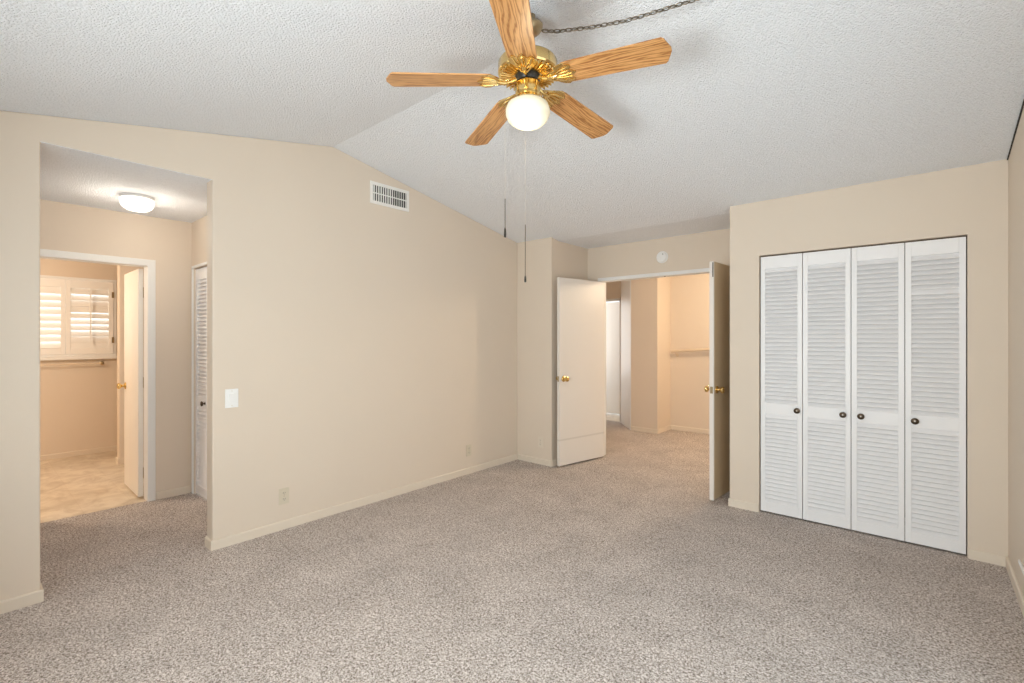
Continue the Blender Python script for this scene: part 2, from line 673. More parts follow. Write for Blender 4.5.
# bathroom shell
WY0, WY1, WZ0, WZ1 = 0.46, 1.17, 1.19, 2.02
bm = NB()
def xwall_hole(bm, xa, xb, ya, yb, z1, h):
    a, c, za, zb = h
    box(bm, xa, xb, ya, a, 0, z1)
    box(bm, xa, xb, a, c, 0, za)
    box(bm, xa, xb, a, c, zb, z1)
    box(bm, xa, xb, c, yb, 0, z1)
xwall_hole(bm, BX - 0.11, BX, -1.0, 2.6, 2.42, (WY0, WY1, WZ0, WZ1))
wall('wall_bathroom_far', bm, 'cream bathroom wall under the shuttered window')
bm = NB()
box(bm, BX, AX - 0.11, 2.5, 2.6, 0, 2.42)
box(bm, BX, AX - 0.11, -1.1, -1.0, 0, 2.42)
wall('wall_bathroom_ends', bm, 'side walls of the bathroom')
bm = NB()
box(bm, -6.68, -6.57, 1.095, 2.5, 0, 2.41)
wall('wall_bathroom_stub', bm, 'short cream bathroom wall end beside the white open door', bevel=0.01)

# hall
bm = NB()
prism(bm, [(-2.865, 6.46), (-2.865, 7.02), (-3.70, 7.02), (-3.66, 6.90), (-3.27, 6.46)], 'z', 0, 2.42)
wall('wall_hall_corner', bm, 'cream angled wall corner seen through the double doors')
bm = NB()
box(bm, -2.865, 1.6, 6.92, 7.02, -0.3, 2.42)
wall('wall_hall_far', bm, 'warm lit hall wall with the handrail')
bm = NB()
box(bm, -4.70, -4.60, 4.97, 6.92, 0, 2.42)
box(bm, 1.5, 1.6, 4.97, 6.92, 0, 2.42)
box(bm, XC, 1.6, YD + 0.001, YD + 0.11, 0, 2.42)
box(bm, -4.6, XP, YD + 0.001, YD + 0.11, 0, 2.42)
wall('wall_hall_ends', bm, 'side walls of the hall, mostly out of view')
bm = NB()
prism(bm, [(-4.6, 2.0), (-3.68, 2.0), (-3.68, 2.42), (-4.6, 2.42)], 'y', 6.92, 7.02)
box(bm, -4.70, -4.52, 6.92, 7.02, 0, 2.42)
wall('wall_hall_header', bm, 'beige header above the narrow white doorway in the hall')
bm = NB()
box(bm, -5.6, -3.90, 7.56, 7.66, 2.03, 2.42)
box(bm, -3.90, -3.0, 7.56, 7.66, 0, 2.42)
box(bm, -5.0, -4.72, 7.56, 7.66, 0, 2.42)
wall('wall_far_room', bm, 'wall inside the bright room across the hall')

bm = NB()  # white sheet stands in for daylight falling on the angled face
prism(bm, [(-3.27, 6.455), (-3.27 - 0.008, 6.455 - 0.003), (-3.672, 6.895), (-3.664, 6.903)], 'z', 0, 2.42)
struct(obj('trim_9', bm, M['casing']), 'tall white painted panel on the angled hall corner', 'panel')

# ------------------------------------------------------------------ baseboards, casings
BH, BT = 0.062, 0.012


def base_x(name, x, side, y0, y1, label):
    """board on a wall of constant x; side +1 projects to +x"""
    bm = NB()
    t = BT * side
    prism(bm, [(x, 0), (x + t, 0), (x + t, BH - 0.006), (x + t * 0.5, BH), (x, BH)], 'y', y0, y1)
    return struct(obj(name, bm, M['base']), label, 'baseboard')


def base_y(name, y, side, x0, x1, label):
    bm = NB()
    t = BT * side
    prism(bm, [(y, 0), (y + t, 0), (y + t, BH - 0.006), (y + t * 0.5, BH), (y, BH)], 'x', x0, x1)
    return struct(obj(name, bm, M['base']), label, 'baseboard')


base_x('baseboard_left', XL, 1, OP1 - BT, YF, 'cream baseboard along the long left wall')
base_y('baseboard_opening', OP1, -1, XL - WT, XL - 0.0005, 'short cream baseboard wrapping the wall end at the opening')
base_x('baseboard_left_near', XL, 1, YN, OP0 + BT, 'cream baseboard on the near wall piece left of the opening')
base_y('baseboard_opening_near', OP0, 1, XL - WT, XL - 0.0005, 'baseboard inside the near side of the opening')
base_y('baseboard_pier', YF, -1, XL + BT, XP, 'cream baseboard at the foot of the wall block')
base_y('baseboard_closet', YF, -1, XC - 0.008, CX0 - 0.004, 'short cream baseboard left of the closet doors')
base_y('baseboard_closet_right', YF, -1, CX1 + 0.006, XR - BT, 'cream baseboard right of the closet doors')
base_x('baseboard_right', XR, -1, PD1, YF, 'cream baseboard along the right wall')
base_x('baseboard_pier_side', XP, 1, YF, YD, 'baseboard behind the open left door')
base_x('baseboard_anteroom', AX, 1, 1.06, AY - BT, 'cream baseboard right of the bathroom doorway')
base_x('baseboard_bathroom', BX, 1, -1.0, 2.5, 'cream baseboard under the bathroom window')
base_y('baseboard_stub_end', 1.095, -1, -6.69, -6.56, 'cream baseboard around the bathroom wall end')
base_x('baseboard_stub', -6.57, 1, 1.095, 2.5, 'cream baseboard along the short bathroom wall')
base_y('baseboard_hall', 6.46, -1, -3.27, -2.865, 'baseboard at the foot of the angled hall corner')
base_x('baseboard_hall_side', -2.865, 1, 6.46, 6.92, 'baseboard beside the hall handrail')
base_y('baseboard_hall_far', 6.92, -1, -2.865, 1.5, 'baseboard of the warm lit hall wall')

# double door frame: jamb liner with a thin casing towards the bedroom
bm = NB()
o_ = 0.038
prism(bm, [(DX0 - o_, 0), (DX0, 0), (DX0, DZ), (DX1, DZ), (DX1, 0), (DX1 + o_, 0), (DX1 + o_, DZ + o_), (DX0 - o_, DZ + o_)], 'y', YD - 0.014, YD)
prism(bm, [(DX0 - 0.02, 0), (DX0, 0), (DX0, DZ), (DX1, DZ), (DX1, 0), (DX1 + 0.02, 0), (DX1 + 0.02, DZ + 0.02), (DX0 - 0.02, DZ + 0.02)], 'y', YD, YD + 0.115)
trim = struct(obj('trim_1', bm, M['casing'], bevel=0.002), 'white painted frame around the double door opening', 'door frame')
bm = NB()
lathe(bm, [(0.0, 0), (0.010, 0), (0.010, 0.004), (0, 0.004)], 12, Matrix.Translation((-2.06, YD + 0.03, DZ - 0.004)))
obj('bolt_hole', bm, M['dark'], trim)

# bathroom door frame
bm = NB()
cw = 0.055
prism(bm, [(BD0 - cw, 0), (BD0, 0), (BD0, BDZ), (BD1, BDZ), (BD1, 0), (BD1 + cw, 0), (BD1 + cw, BDZ + cw), (BD0 - cw, BDZ + cw)], 'x', AX, AX + 0.016)
prism(bm, [(BD0 - 0.02, 0), (BD0, 0), (BD0, BDZ), (BD1, BDZ), (BD1, 0), (BD1 + 0.02, 0), (BD1 + 0.02, BDZ + 0.02), (BD0 - 0.02, BDZ + 0.02)], 'x', AX - 0.115, AX)
struct(obj('trim_2', bm, M['casing'], bevel=0.003), 'white casing around the bathroom doorway', 'door frame')
# linen door frame
bm = NB()
cw = 0.022
prism(bm, [(LD0 - cw, 0), (LD0, 0), (LD0, LDZ), (LD1, LDZ), (LD1, 0), (LD1 + cw, 0), (LD1 + cw, LDZ + cw), (LD0 - cw, LDZ + cw)], 'y', AY - 0.012, AY)
struct(obj('trim_3', bm, M['casing'], bevel=0.003), 'thin white frame around the louvered linen door', 'door frame')
# doorway trim of the far room
bm = NB()
box(bm, -3.70, -3.665, 6.905, 7.03, 0, 2.0)
box(bm, -4.52, -3.665, 6.905, 7.03, 1.965, 2.0)
struct(obj('trim_4', bm, M['casing']), 'white frame of the narrow doorway across the hall', 'door frame')
# closet head jamb and floor track, seen as a dark gap above the doors
bm = NB()
box(bm, CX0, CX1, YF + 0.045, YF + 0.075, CZ - 0.02, CZ)
struct(obj('trim_5', bm, M['bronze']), 'dark metal track above the closet doors', 'door track')

# open joint between ceiling and right wall
bm = NB()
jy = [2.2, 3.0, 3.6, YF]
prism(bm, [(y_, ceil_z(y_)) for y_ in jy] + [(y_, ceil_z(y_) - g_) for y_, g_ in zip(reversed(jy), (0.007, 0.010, 0.012, 0.012))], 'x', XR - 0.006, XR)
struct(obj('trim_10', bm, M['void']), 'dark open joint where the ceiling meets the right wall', 'ceiling joint')

# ledge low on the right wall
bm = NB()
box(bm, XR - 0.010, XR, 2.55, 3.60, 0.197, 0.215)
box(bm, XR - 0.006, XR, 2.55, 3.60, 0.190, 0.197)
struct(obj('trim_6', bm, M['white_plastic'], bevel=0.004), 'white raceway low on the right wall at the image edge', 'raceway')

# ------------------------------------------------------------------ windows behind the camera, the second added for fill
def window_frame(name, x0, x1, z0, z1, y, label, mullion=True):
    bm = NB()
    t = 0.045
    prism(bm, [(x0, z0), (x1, z0), (x1, z0 + t), (x0, z0 + t)], 'y', y - 0.09, y - 0.03)
    prism(bm, [(x0, z1 - t), (x1, z1 - t), (x1, z1), (x0, z1)], 'y', y - 0.09, y - 0.03)
    box(bm, x0, x0 + t, y - 0.09, y - 0.03, z0 + t, z1 - t)
    box(bm, x1 - t, x1, y - 0.09, y - 0.03, z0 + t, z1 - t)
    if mullion:
        xm = (x0 + x1) / 2
        box(bm, xm - 0.018, xm + 0.018, y - 0.08, y - 0.04, z0 + t, z1 - t)
    o = struct(obj(name, bm, M['casing'], bevel=0.003), label, 'window')
    bm = NB()
    box(bm, x0 + t, x1 - t, y - 0.062, y - 0.058, z0 + t, z1 - t)
    obj('window_pane', bm, M['glass'], o)
    bm = NB()
    box(bm, x0 - 0.03, x1 + 0.03, y - 0.03, y + 0.04, z0 - 0.025, z0)
    obj('window_sill', bm, M['casing'], o, bevel=0.004)
    return o


window_frame('window_1', *W1, YN, 'white sliding window behind the camera')
window_frame('window_2', *W2, YN, 'narrow white window at the left end behind the camera', False)
# unseen patio door added in the right wall for fill light
bm = NB()
t = 0.06
for (a, c) in ((PD0, (PD0 + PD1) / 2 + 0.03), ((PD0 + PD1) / 2 - 0.03, PD1)):
    off = 0.03 if a == PD0 else 0.065
    box(bm, XR + off, XR + off + 0.03, a, a + t, 0.02, PDZ)
    box(bm, XR + off, XR + off + 0.03, c - t, c, 0.02, PDZ)
    box(bm, XR + off, XR + off + 0.03, a + t, c - t, 0.02, 0.10)
    box(bm, XR + off, XR + off + 0.03, a + t, c - t, PDZ - 0.06, PDZ)
pd = struct(obj('window_3', bm, M['casing'], bevel=0.002), 'white sliding glass patio door beside the camera', 'patio door')
bm = NB()
box(bm, XR + 0.043, XR + 0.047, PD0 + 0.05, (PD0 + PD1) / 2, 0.08, PDZ - 0.05)
box(bm, XR + 0.078, XR + 0.082, (PD0 + PD1) / 2, PD1 - 0.05, 0.08, PDZ - 0.05)
obj('window_pane', bm, M['glass'], pd)

# ------------------------------------------------------------------ louvered doors
def louver_panel(name, width, height, knob_x, label, mid0=0.762, mid1=0.846, bottom=0.075, top=0.095,
                 stile=0.032, pitch=0.0315, loc=(0, 0, 0), rotz=0.0, odd=None, knob_z=0.82, latch=False):
    """local frame: x along the width, -y towards the viewer, z up; origin at bottom left of the front face"""
    T = 0.028
    t = struct(thing(name, label, 'closet door', loc, rotz), label, 'closet door')
    bm = NB()
    box(bm, 0, stile, 0, T, 0, height)
    box(bm, width - stile, width, 0, T, 0, height)
    box(bm, stile, width - stile, 0.001, T - 0.001, 0, bottom)
    box(bm, stile, width - stile, 0.001, T - 0.001, mid0, mid1)
    box(bm, stile, width - stile, 0.001, T - 0.001, height - top, height)
    obj('door_frame', bm, M['white_door'], t, bevel=0.0015)
    for (z0, z1) in ((bottom, mid0), (mid1, height - top)):
        bm = NB()
        n = int(round((z1 - z0) / pitch))
        p = (z1 - z0) / n
        for i in range(n):
            zc_ = z0 + p * (i + 0.5)
            ang = R(-50)
            if odd is not None and z0 == mid1 and i == n - odd:
                ang = R(-64)
            hw = 0.0265
            mt = Matrix.Translation((0, T / 2, zc_)) @ Matrix.Rotation(ang, 4, 'X')
            # slat: near edge low, far edge high
            mt = Matrix.Translation((0, T / 2, zc_)) @ Matrix.Rotation(-ang, 4, 'X')
            box(bm, stile, width - stile, -hw * 0.80, hw * 0.80, -0.0032, 0.0032, mt)
        obj('louvers', bm, M['white_door'], t)
    if knob_x is not None:
        bm = NB()
        mt = Matrix.Translation((knob_x, 0, knob_z)) @ Matrix.Rotation(R(90), 4, 'X')
        lathe(bm, [(0.0, -0.004), (0.0115, -0.004), (0.0115, 0.002), (0.006, 0.004), (0.006, 0.012),
                   (0.016, 0.016), (0.0215, 0.022), (0.0205, 0.028), (0.012, 0.032), (0.0, 0.033)], 24, mt)
        kn = obj('knob', bm, M['bronze'], t, smooth=True)
        bm = NB()
        lathe(bm, [(0.0, 0.030), (0.0055, 0.0320), (0.0048, 0.0345), (0.0, 0.0352)], 16, mt)
        o = obj('knob_button', bm, M['pewter'], kn, smooth=True)  # lighter button stands in for the highlight on the knob
    return t


DH = 1.988
px = [(-0.9705, -0.6880), (-0.6840, -0.3915), (-0.3875, -0.0985), (-0.0950, 0.1985)]
kx = [-0.719, -0.435, -0.332, -0.045]
labs = ['white louvered closet door nearest the open double door, knob on its right',
        'second white louvered closet door from the left, knob near the centre gap',
        'third white louvered closet door from the left, knob at its upper left near the centre',
        'widest looking louvered closet door at the right end, one slat out of line']
for i, ((a, c), k, lb) in enumerate(zip(px, kx, labs)):
    louver_panel('door_%d' % (i + 1), c - a, DH, k - a, lb, loc=(a, YF + 0.018, 0.013), odd=8 if i == 3 else None, knob_z=0.808)

# linen closet door in the anteroom (bifold, leaves of 0.3)
for i, (a, c) in enumerate(((LD0 + 0.004, LD0 + 0.337), (LD0 + 0.341, LD0 + 0.69))):
    louver_panel('door_%d' % (5 + i), c - a, 1.955, (c - a) - 0.085 if i == 0 else None,
                 ['narrow white louvered linen door beside the opening, dark knob', 'far leaf of the louvered linen door hidden by the wall'][i],
                 stile=0.05, loc=(a, AY + 0.012, 0.012), pitch=0.033, knob_z=0.80)

# ------------------------------------------------------------------ flush doors
def knob_set(parent, x, z, T, mat='brass', two=True, rose='brass'):
    for s, y in ((-1, 0.0), (1, T)):
        if s == 1 and not two:
            continue
        mt = Matrix.Translation((x, y, z)) @ Matrix.Rotation(R(90) * (1 if s < 0 else -1), 4, 'X')
        bm = NB()
        lathe(bm, [(0.0, 0.0), (0.032, 0.0), (0.031, 0.005), (0.024, 0.010), (0.0135, 0.012), (0.011, 0.026),
                   (0.014, 0.031), (0.024, 0.038), (0.0275, 0.047), (0.0255, 0.057), (0.016, 0.0625), (0.0, 0.064)], 32, mt)
        obj('knob', bm, M[mat], parent, smooth=True)


def latch_plate(parent, x_edge, z, T, sgn):
    bm = NB()
    box(bm, min(x_edge, x_edge + sgn * 0.0015), max(x_edge, x_edge + sgn * 0.0015), T / 2 - 0.011, T / 2 + 0.011, z - 0.028, z + 0.028)
    box(bm, min(x_edge, x_edge + sgn * 0.010), max(x_edge, x_edge + sgn * 0.010), T / 2 - 0.006, T / 2 + 0.006, z - 0.008, z + 0.008)
    obj('latch', bm, M['old_brass'], parent)


def flush_door(name, label, hinge, free, height, mat, knob_z=0.93, T=0.035, z0=0.018, bolt=False, knobmat='brass', knob=True):
    """leaf from hinge to free edge (plan points); local x runs hinge -> free, thickness in +y local"""
    dx, dy = free[0] - hinge[0], free[1] - hinge[1]
    wd = math.hypot(dx, dy)
    t = struct(thing(name, label, 'door', (hinge[0], hinge[1], z0), math.atan2(dy, dx)), label, 'door')
    bm = NB()
    box(bm, 0, wd, 0, T, 0, height)
    obj('door_leaf', bm, M[mat], t, bevel=0.002)
    if knob:
        knob_set(t, wd - 0.062, knob_z, T, knobmat)
        latch_plate(t, wd, knob_z, T, 1)
    for hz in (0.2, height / 2, height - 0.2):
        bm = NB()
        lathe(bm, [(0, -0.045), (0.006, -0.045), (0.006, 0.045), (0, 0.045)], 10, Matrix.Translation((-0.004, -0.003 if not bolt else T + 0.003, hz)))
        obj('hinge', bm, M['old_brass'], t, smooth=True)
    if bolt:
        bm = NB()
        box(bm, wd - 0.0005, wd + 0.002, T - 0.010, T - 0.002, height - 0.13, height - 0.01)
        obj('flush_bolt', bm, M['bronze'], t)
    return t


# left leaf: opened into the bedroom, its hall face towards the camera (+x side)
flush_door('door_7', 'off white flush door swung open at left of the doorway, brass knob',
           (-2.787, YD - 0.012), (-2.925, 4.098), 1.985, 'door', knob_z=0.915)
# right leaf: seen almost edge on
rd = flush_door('door_8', 'open flush door seen nearly edge on beside the closet wall',
                (DX1 - 0.040, YD - 0.020), (-1.352, 4.070), 1.985, 'satin_door', knob_z=0.915, bolt=True)
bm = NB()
box(bm, 0.003, 0.698, 0.0352, 0.0364, 0.003, 1.982)  # thin tan sheet laid over the room side of the leaf
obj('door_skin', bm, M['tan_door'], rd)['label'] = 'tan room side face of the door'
# bathroom door, swung into the bathroom
flush_door('door_9', 'white bathroom door standing open inside the left doorway',
           (AX - 0.125, BD1 - 0.001), (-5.60, 1.006), 1.935, 'plain_door', knob_z=0.91)
# door in the room across the hall
d10 = flush_door('door_10', 'white door with small knob in the bright room across the hall',
                 (-4.70, 7.56), (-3.92, 7.56), 1.98, 'plain_door', knob_z=0.91, knobmat='brass')

# ------------------------------------------------------------------ bathroom window with shutters
bm = NB()
t = 0.03
box(bm, BX - 0.10, BX - 0.06, WY0, WY1, WZ0, WZ0 + t)
box(bm, BX - 0.10, BX - 0.06, WY0, WY1, WZ1 - t, WZ1)
box(bm, BX - 0.10, BX - 0.06, WY0, WY0 + t, WZ0 + t, WZ1 - t)
box(bm, BX - 0.10, BX - 0.06, WY1 - t, WY1, WZ0 + t, WZ1 - t)
wn = struct(obj('window_4', bm, M['casing']), 'bathroom window behind the white plantation shutters', 'window')
bm = NB()
box(bm, BX - 0.082, BX - 0.078, WY0 + t, WY1 - t, WZ0 + t, WZ1 - t)
obj('window_pane', bm, M['glass'], wn)
bm = NB()
# shutter surround + sill
y0, y1, z0, z1 = 0.30, 1.205, 1.150, 2.062
prism(bm, [(y0, z0), (y1, z0), (y1, z1), (y0, z1)], 'x', BX, BX + 0.001)
bm.free()
bm = NB()
fr = 0.028
box(bm, BX, BX + 0.03, y0, y1, z1 - fr, z1)
box(bm, BX, BX + 0.03, y0, y1, z0, z0 + fr)
box(bm, BX, BX + 0.03, y1 - fr, y1, z0 + fr, z1 - fr)
box(bm, BX, BX + 0.03, y0, y0 + fr, z0 + fr, z1 - fr)
struct(obj('trim_7', bm, M['casing'], bevel=0.003), 'white frame holding the two bathroom shutters', 'shutter frame')
bm = NB()
box(bm, BX, BX + 0.05, y0 - 0.02, y1 + 0.01, z0 - 0.035, z0)
struct(obj('trim_8', bm, M['casing'], bevel=0.005), 'white sill under the bathroom shutters', 'window sill')


def shutter(label, ya, yb, za, zb, lou_a, lou_b, rod, angles):
    t = thing('window_shutter', label, 'shutter', (BX + 0.012, ya, za), 0, 'plantation shutters on the bathroom window')
    wd, ht = yb - ya, zb - za
    bm = NB()
    st = lou_a
    T = 0.026
    box(bm, 0, T, 0, st, 0, ht)
    box(bm, 0, T, wd - lou_b, wd, 0, ht)
    box(bm, 0, T, st, wd - lou_b, 0, 0.07)
    box(bm, 0, T, st, wd - lou_b, ht - 0.09, ht)
    obj('shutter_frame', bm, M['shutter'], t, bevel=0.002)
    n = len(angles)
    p = (ht - 0.16) / n
    bm = NB()
    for i, a in enumerate(angles):
        zc_ = 0.07 + p * (i + 0.5)
        mt = Matrix.Translation((T / 2, 0, zc_)) @ Matrix.Rotation(R(a), 4, 'Y')
        hw = p * 0.55
        box(bm, -hw, hw, st, wd - lou_b, -0.004, 0.004, mt)
    obj('louvers', bm, M['shutter'], t)
    if rod:
        bm = NB()
        yc = st + (wd - lou_b - st) * 0.5
        box(bm, T + 0.028, T + 0.040, yc - 0.006, yc + 0.006, 0.12, ht - 0.10)
        obj('tilt_rod', bm, M['shutter'], t)
    return t


s1 = shutter('left bathroom shutter with evenly tilted white slats, cut off by the doorway', 0.33, 0.7485, 1.180, 2.03, 0.045, 0.035, False, [66] * 9)
s2 = shutter('right bathroom shutter with a centre tilt rod and two brass hinges', 0.750, 1.175, 1.180, 2.03, 0.045, 0.045, True, [84, 84, 68, 64, 62, 60, 84, 84, 66, 62])
for hz in (0.16, 0.70):
    bm = NB()
    box(bm, 0.026, 0.032, 0.408, 0.428, hz - 0.035, hz + 0.035)
    obj('hinge', bm, M['old_brass'], s2)

# towel bar under the window
tb = thing('towel_bar', 'thin towel bar with round end post under the bathroom window', 'towel bar', (BX, 0.6, 1.065))
bm = NB()
tube(bm, [(0.055, -0.55, 0), (0.055, 0.47, 0)], 0.007, 12)
obj('bar', bm, M['wood_rail'], tb, smooth=True)
for yy in (0.47, -0.55):
    bm = NB()
    lathe(bm, [(0, 0), (0.022, 0), (0.022, 0.006), (0.011, 0.012), (0.010, 0.04), (0.018, 0.048), (0.018, 0.062), (0.010, 0.070), (0, 0.071)], 20,
          Matrix.Translation((0, yy, 0)) @ Matrix.Rotation(R(90), 4, 'Y'))
    obj('end_post', bm, M['old_brass'], tb, smooth=True)

# ------------------------------------------------------------------ anteroom dome light
al = thing('ceiling_light', 'lit round flush dome light on the anteroom ceiling', 'ceiling light', (-4.28, 0.815, AZ))
bm = NB()
lathe(bm, [(0, 0), (0.100, 0), (0.102, -0.008), (0.097, -0.020), (0.0, -0.020)], 48)
obj('mount_plate', bm, M['white_plastic'], al, smooth=True)
bm = NB()
lathe(bm, [(0.093, -0.019), (0.100, -0.030), (0.099, -0.052), (0.090, -0.078), (0.060, -0.098), (0.0, -0.106)], 48)
obj('lamp_shade', bm, M['dome'], al, smooth=True)
point_light('anteroom_bulb', (-4.28, 0.815, AZ - 0.20), 5.5, (1.0, 0.90, 0.76), 0.10)

# hall ceiling light (round, out of the photo's sight) and its warm light
hl = thing('ceiling_light', 'round hall ceiling light hidden behind the double door wall', 'ceiling light', (-1.2, 6.0, 2.42))
bm = NB()
lathe(bm, [(0, 0), (0.125, 0), (0.125, -0.02), (0.0, -0.02)], 40)
obj('mount_plate', bm, M['brass'], hl, smooth=True)
bm = NB()
lathe(bm, [(0.115, -0.02), (0.125, -0.05), (0.10, -0.09), (0.05, -0.11), (0.0, -0.115)], 40)
obj('lamp_shade', bm, M['globe'], hl, smooth=True)
point_light('hall_bulb', (-1.2, 6.0, 2.18), 64, (1.0, 0.78, 0.53), 0.10)
# bathroom vanity light (out of sight) as a warm globe
bl = thing('wall_lamp', 'round globe lamp high on the bathroom end wall', 'lamp', (-5.9, -1.0, 2.0))
bm = NB()
lathe(bm, [(0, 0), (0.05, 0), (0.05, 0.02), (0.02, 0.03), (0.02, 0.05), (0, 0.05)], 24, Matrix.Rotation(R(-90), 4, 'X'))
obj('mount_plate', bm, M['brass'], bl, smooth=True)
bm = NB()
bmesh.ops.create_uvsphere(bm, u_segments=24, v_segments=16, radius=0.075, matrix=Matrix.Translation((0, 0.115, 0)))
obj('lamp_shade', bm, M['globe'], bl, smooth=True)
point_light('bathroom_bulb', (-5.9, -0.30, 2.05), 46, (1.0, 0.88, 0.72), 0.08)

# ------------------------------------------------------------------ vent, switch, outlets, smoke detector
vt = thing('air_vent', 'white rectangular air vent high on the left wall below the slope', 'vent', (XL, 2.391, 2.576))
hw, hh = 0.195, 0.092
bm = NB()
b1 = 0.026
prism(bm, [(-hw, -hh), (hw, -hh), (hw, -hh + b1), (-hw, -hh + b1)], 'x', 0, 0.012)
prism(bm, [(-hw, hh - b1), (hw, hh - b1), (hw, hh), (-hw, hh)], 'x', 0, 0.012)
box(bm, 0, 0.012, -hw, -hw + b1, -hh + b1, hh - b1)
box(bm, 0, 0.012, hw - b1, hw, -hh + b1, hh - b1)
obj('frame', bm, M['vent'], vt, bevel=0.003)
bm = NB()
box(bm, 0.0, 0.002, -hw + b1, hw - b1, -hh + b1, hh - b1)
obj('backing', bm, M['void'], vt)
bm = NB()
n = 15
for i in range(n):
    yy = -hw + b1 + (2 * (hw - b1)) * (i + 0.5) / n
    mt = Matrix.Translation((0.007, yy, 0)) @ Matrix.Rotation(R(28 if i < 9 else -28), 4, 'Z')
    box(bm, -0.0045, 0.0045, -0.0022, 0.0022, -hh + b1, hh - b1, mt)
box(bm, 0.003, 0.010, -hw + b1, hw - b1, -0.004, 0.004)
obj('slats', bm, M['vent'], vt)

sw = thing('light_switch', 'white rocker light switch plate on the left wall by the opening', 'switch', (XL, 1.159, 0.968))
bm = NB()
box(bm, 0, 0.006, -0.040, 0.040, -0.062, 0.062)
obj('wall_plate', bm, M['white_plastic'], sw, bevel=0.003)
bm = NB()
mt = Matrix.Translation((0.006, 0, 0)) @ Matrix.Rotation(R(5), 4, 'Y')
box(bm, -0.002, 0.005, -0.017, 0.017, -0.034, 0.034, mt)
obj('rocker', bm, M['white_plastic'], sw, bevel=0.0015)
for zz in (-0.048, 0.048):
    bm = NB()
    lathe(bm, [(0, 0), (0.003, 0), (0.0026, 0.0015), (0, 0.0018)], 10, Matrix.Translation((0.006, 0, zz)) @ Matrix.Rotation(R(90), 4, 'Y'))
    obj('screw', bm, M['ivory'], sw)


def outlet(loc, rotz, label, mat='ivory'):
    """local +x is out of the wall"""
    t = thing('power_outlet', label, 'outlet', loc, rotz, 'wall outlets')
    bm = NB()
    box(bm, 0, 0.005, -0.036, 0.036, -0.058, 0.058)
    obj('wall_plate', bm, M[mat], t, bevel=0.0025)
    for zz in (0.0215, -0.0215):
        bm = NB()
        prism(bm, [(0.017 * math.cos(a), 0.0145 * math.sin(a) + zz) for a in [2 * PI * k / 20 for k in range(20)]], 'x', 0.004, 0.0075)
        s = obj('socket', bm, M[mat], t)
        bm = NB()
        for yy in (-0.0065, 0.0065):
            box(bm, 0.0070, 0.0080, yy - 0.0012, yy + 0.0012, zz - 0.001, zz + 0.007)
        box(bm, 0.0070, 0.0080, -0.002, 0.002, zz - 0.009, zz - 0.005)
        obj('slots', bm, M['dark'], s)
    bm = NB()
    lathe(bm, [(0, 0), (0.003, 0), (0.0026, 0.0015), (0, 0.0018)], 10, Matrix.Translation((0.005, 0, 0)) @ Matrix.Rotation(R(90), 4, 'Y'))
    obj('screw', bm, M['old_brass'], t)
    return t


outlet((XL, 1.498, 0.236), 0, 'ivory duplex outlet on the left wall nearest the opening')
outlet((XL, 3.326, 0.235), 0, 'ivory duplex outlet on the left wall near the far corner')
outlet((-3.132, YF, 0.238), R(-90), 'pale outlet on the wall block left of the open door', 'base')

sd = thing('smoke_detector', 'round white smoke detector above the double doorway', 'smoke detector', (-2.073, YD, 2.212))
mtx = Matrix.Rotation(R(90), 4, 'X')
bm = NB()
lathe(bm, [(0, 0), (0.062, 0), (0.062, 0.012), (0.058, 0.014), (0.0, 0.014)], 40, mtx)
obj('base_plate', bm, M['white_plastic'], sd, smooth=True)
bm = NB()
lathe(bm, [(0.055, 0.013), (0.055, 0.028), (0.050, 0.036), (0.030, 0.040), (0.028, 0.037), (0.024, 0.037), (0.022, 0.041), (0, 0.042)], 40, mtx)
cv = obj('cover', bm, M['white_plastic'], sd, smooth=True)
bm = NB()
lathe(bm, [(0, 0.040), (0.005, 0.040), (0.004, 0.044), (0, 0.044)], 12, Matrix.Translation((0.020, -0.0, 0.026)) @ mtx)
obj('test_light', bm, M['dark'], cv)

# ------------------------------------------------------------------ handrail in the hall
hr = thing('handrail', 'painted handrail on the warm lit hall wall', 'handrail', (-2.86, 6.92, 1.165))
bm = NB()
tube(bm, [(0.03, -0.062, 0.0), (0.3, -0.062, 0.02), (1.2, -0.062, 0.07), (2.4, -0.062, 0.14)], 0.021, 12)
obj('rail', bm, M['wood_rail'], hr, smooth=True)
for xx, zz in ((0.10, -0.02), (1.10, 0.04), (2.1, 0.10)):
    bm = NB()
    tube(bm, [(xx, 0, zz - 0.035), (xx, -0.035, zz - 0.035), (xx, -0.062, zz)], 0.006, 8)
    lathe(bm, [(0, 0), (0.026, 0), (0.022, 0.006), (0, 0.008)], 16, Matrix.Translation((xx, 0, zz - 0.035)) @ Matrix.Rotation(R(90), 4, 'X'))
    obj('bracket', bm, M['wood_rail'], hr, smooth=True)

# ------------------------------------------------------------------ ceiling fan
FX, FY = -1.339, 1.651
fan_ceil = ceil_z(FY)
ZB = 2.52                              # blade plane
fan = thing('ceiling_fan', 'brass ceiling fan with five oak blades and a lit opal globe', 'ceiling fan', (FX, FY, 0))
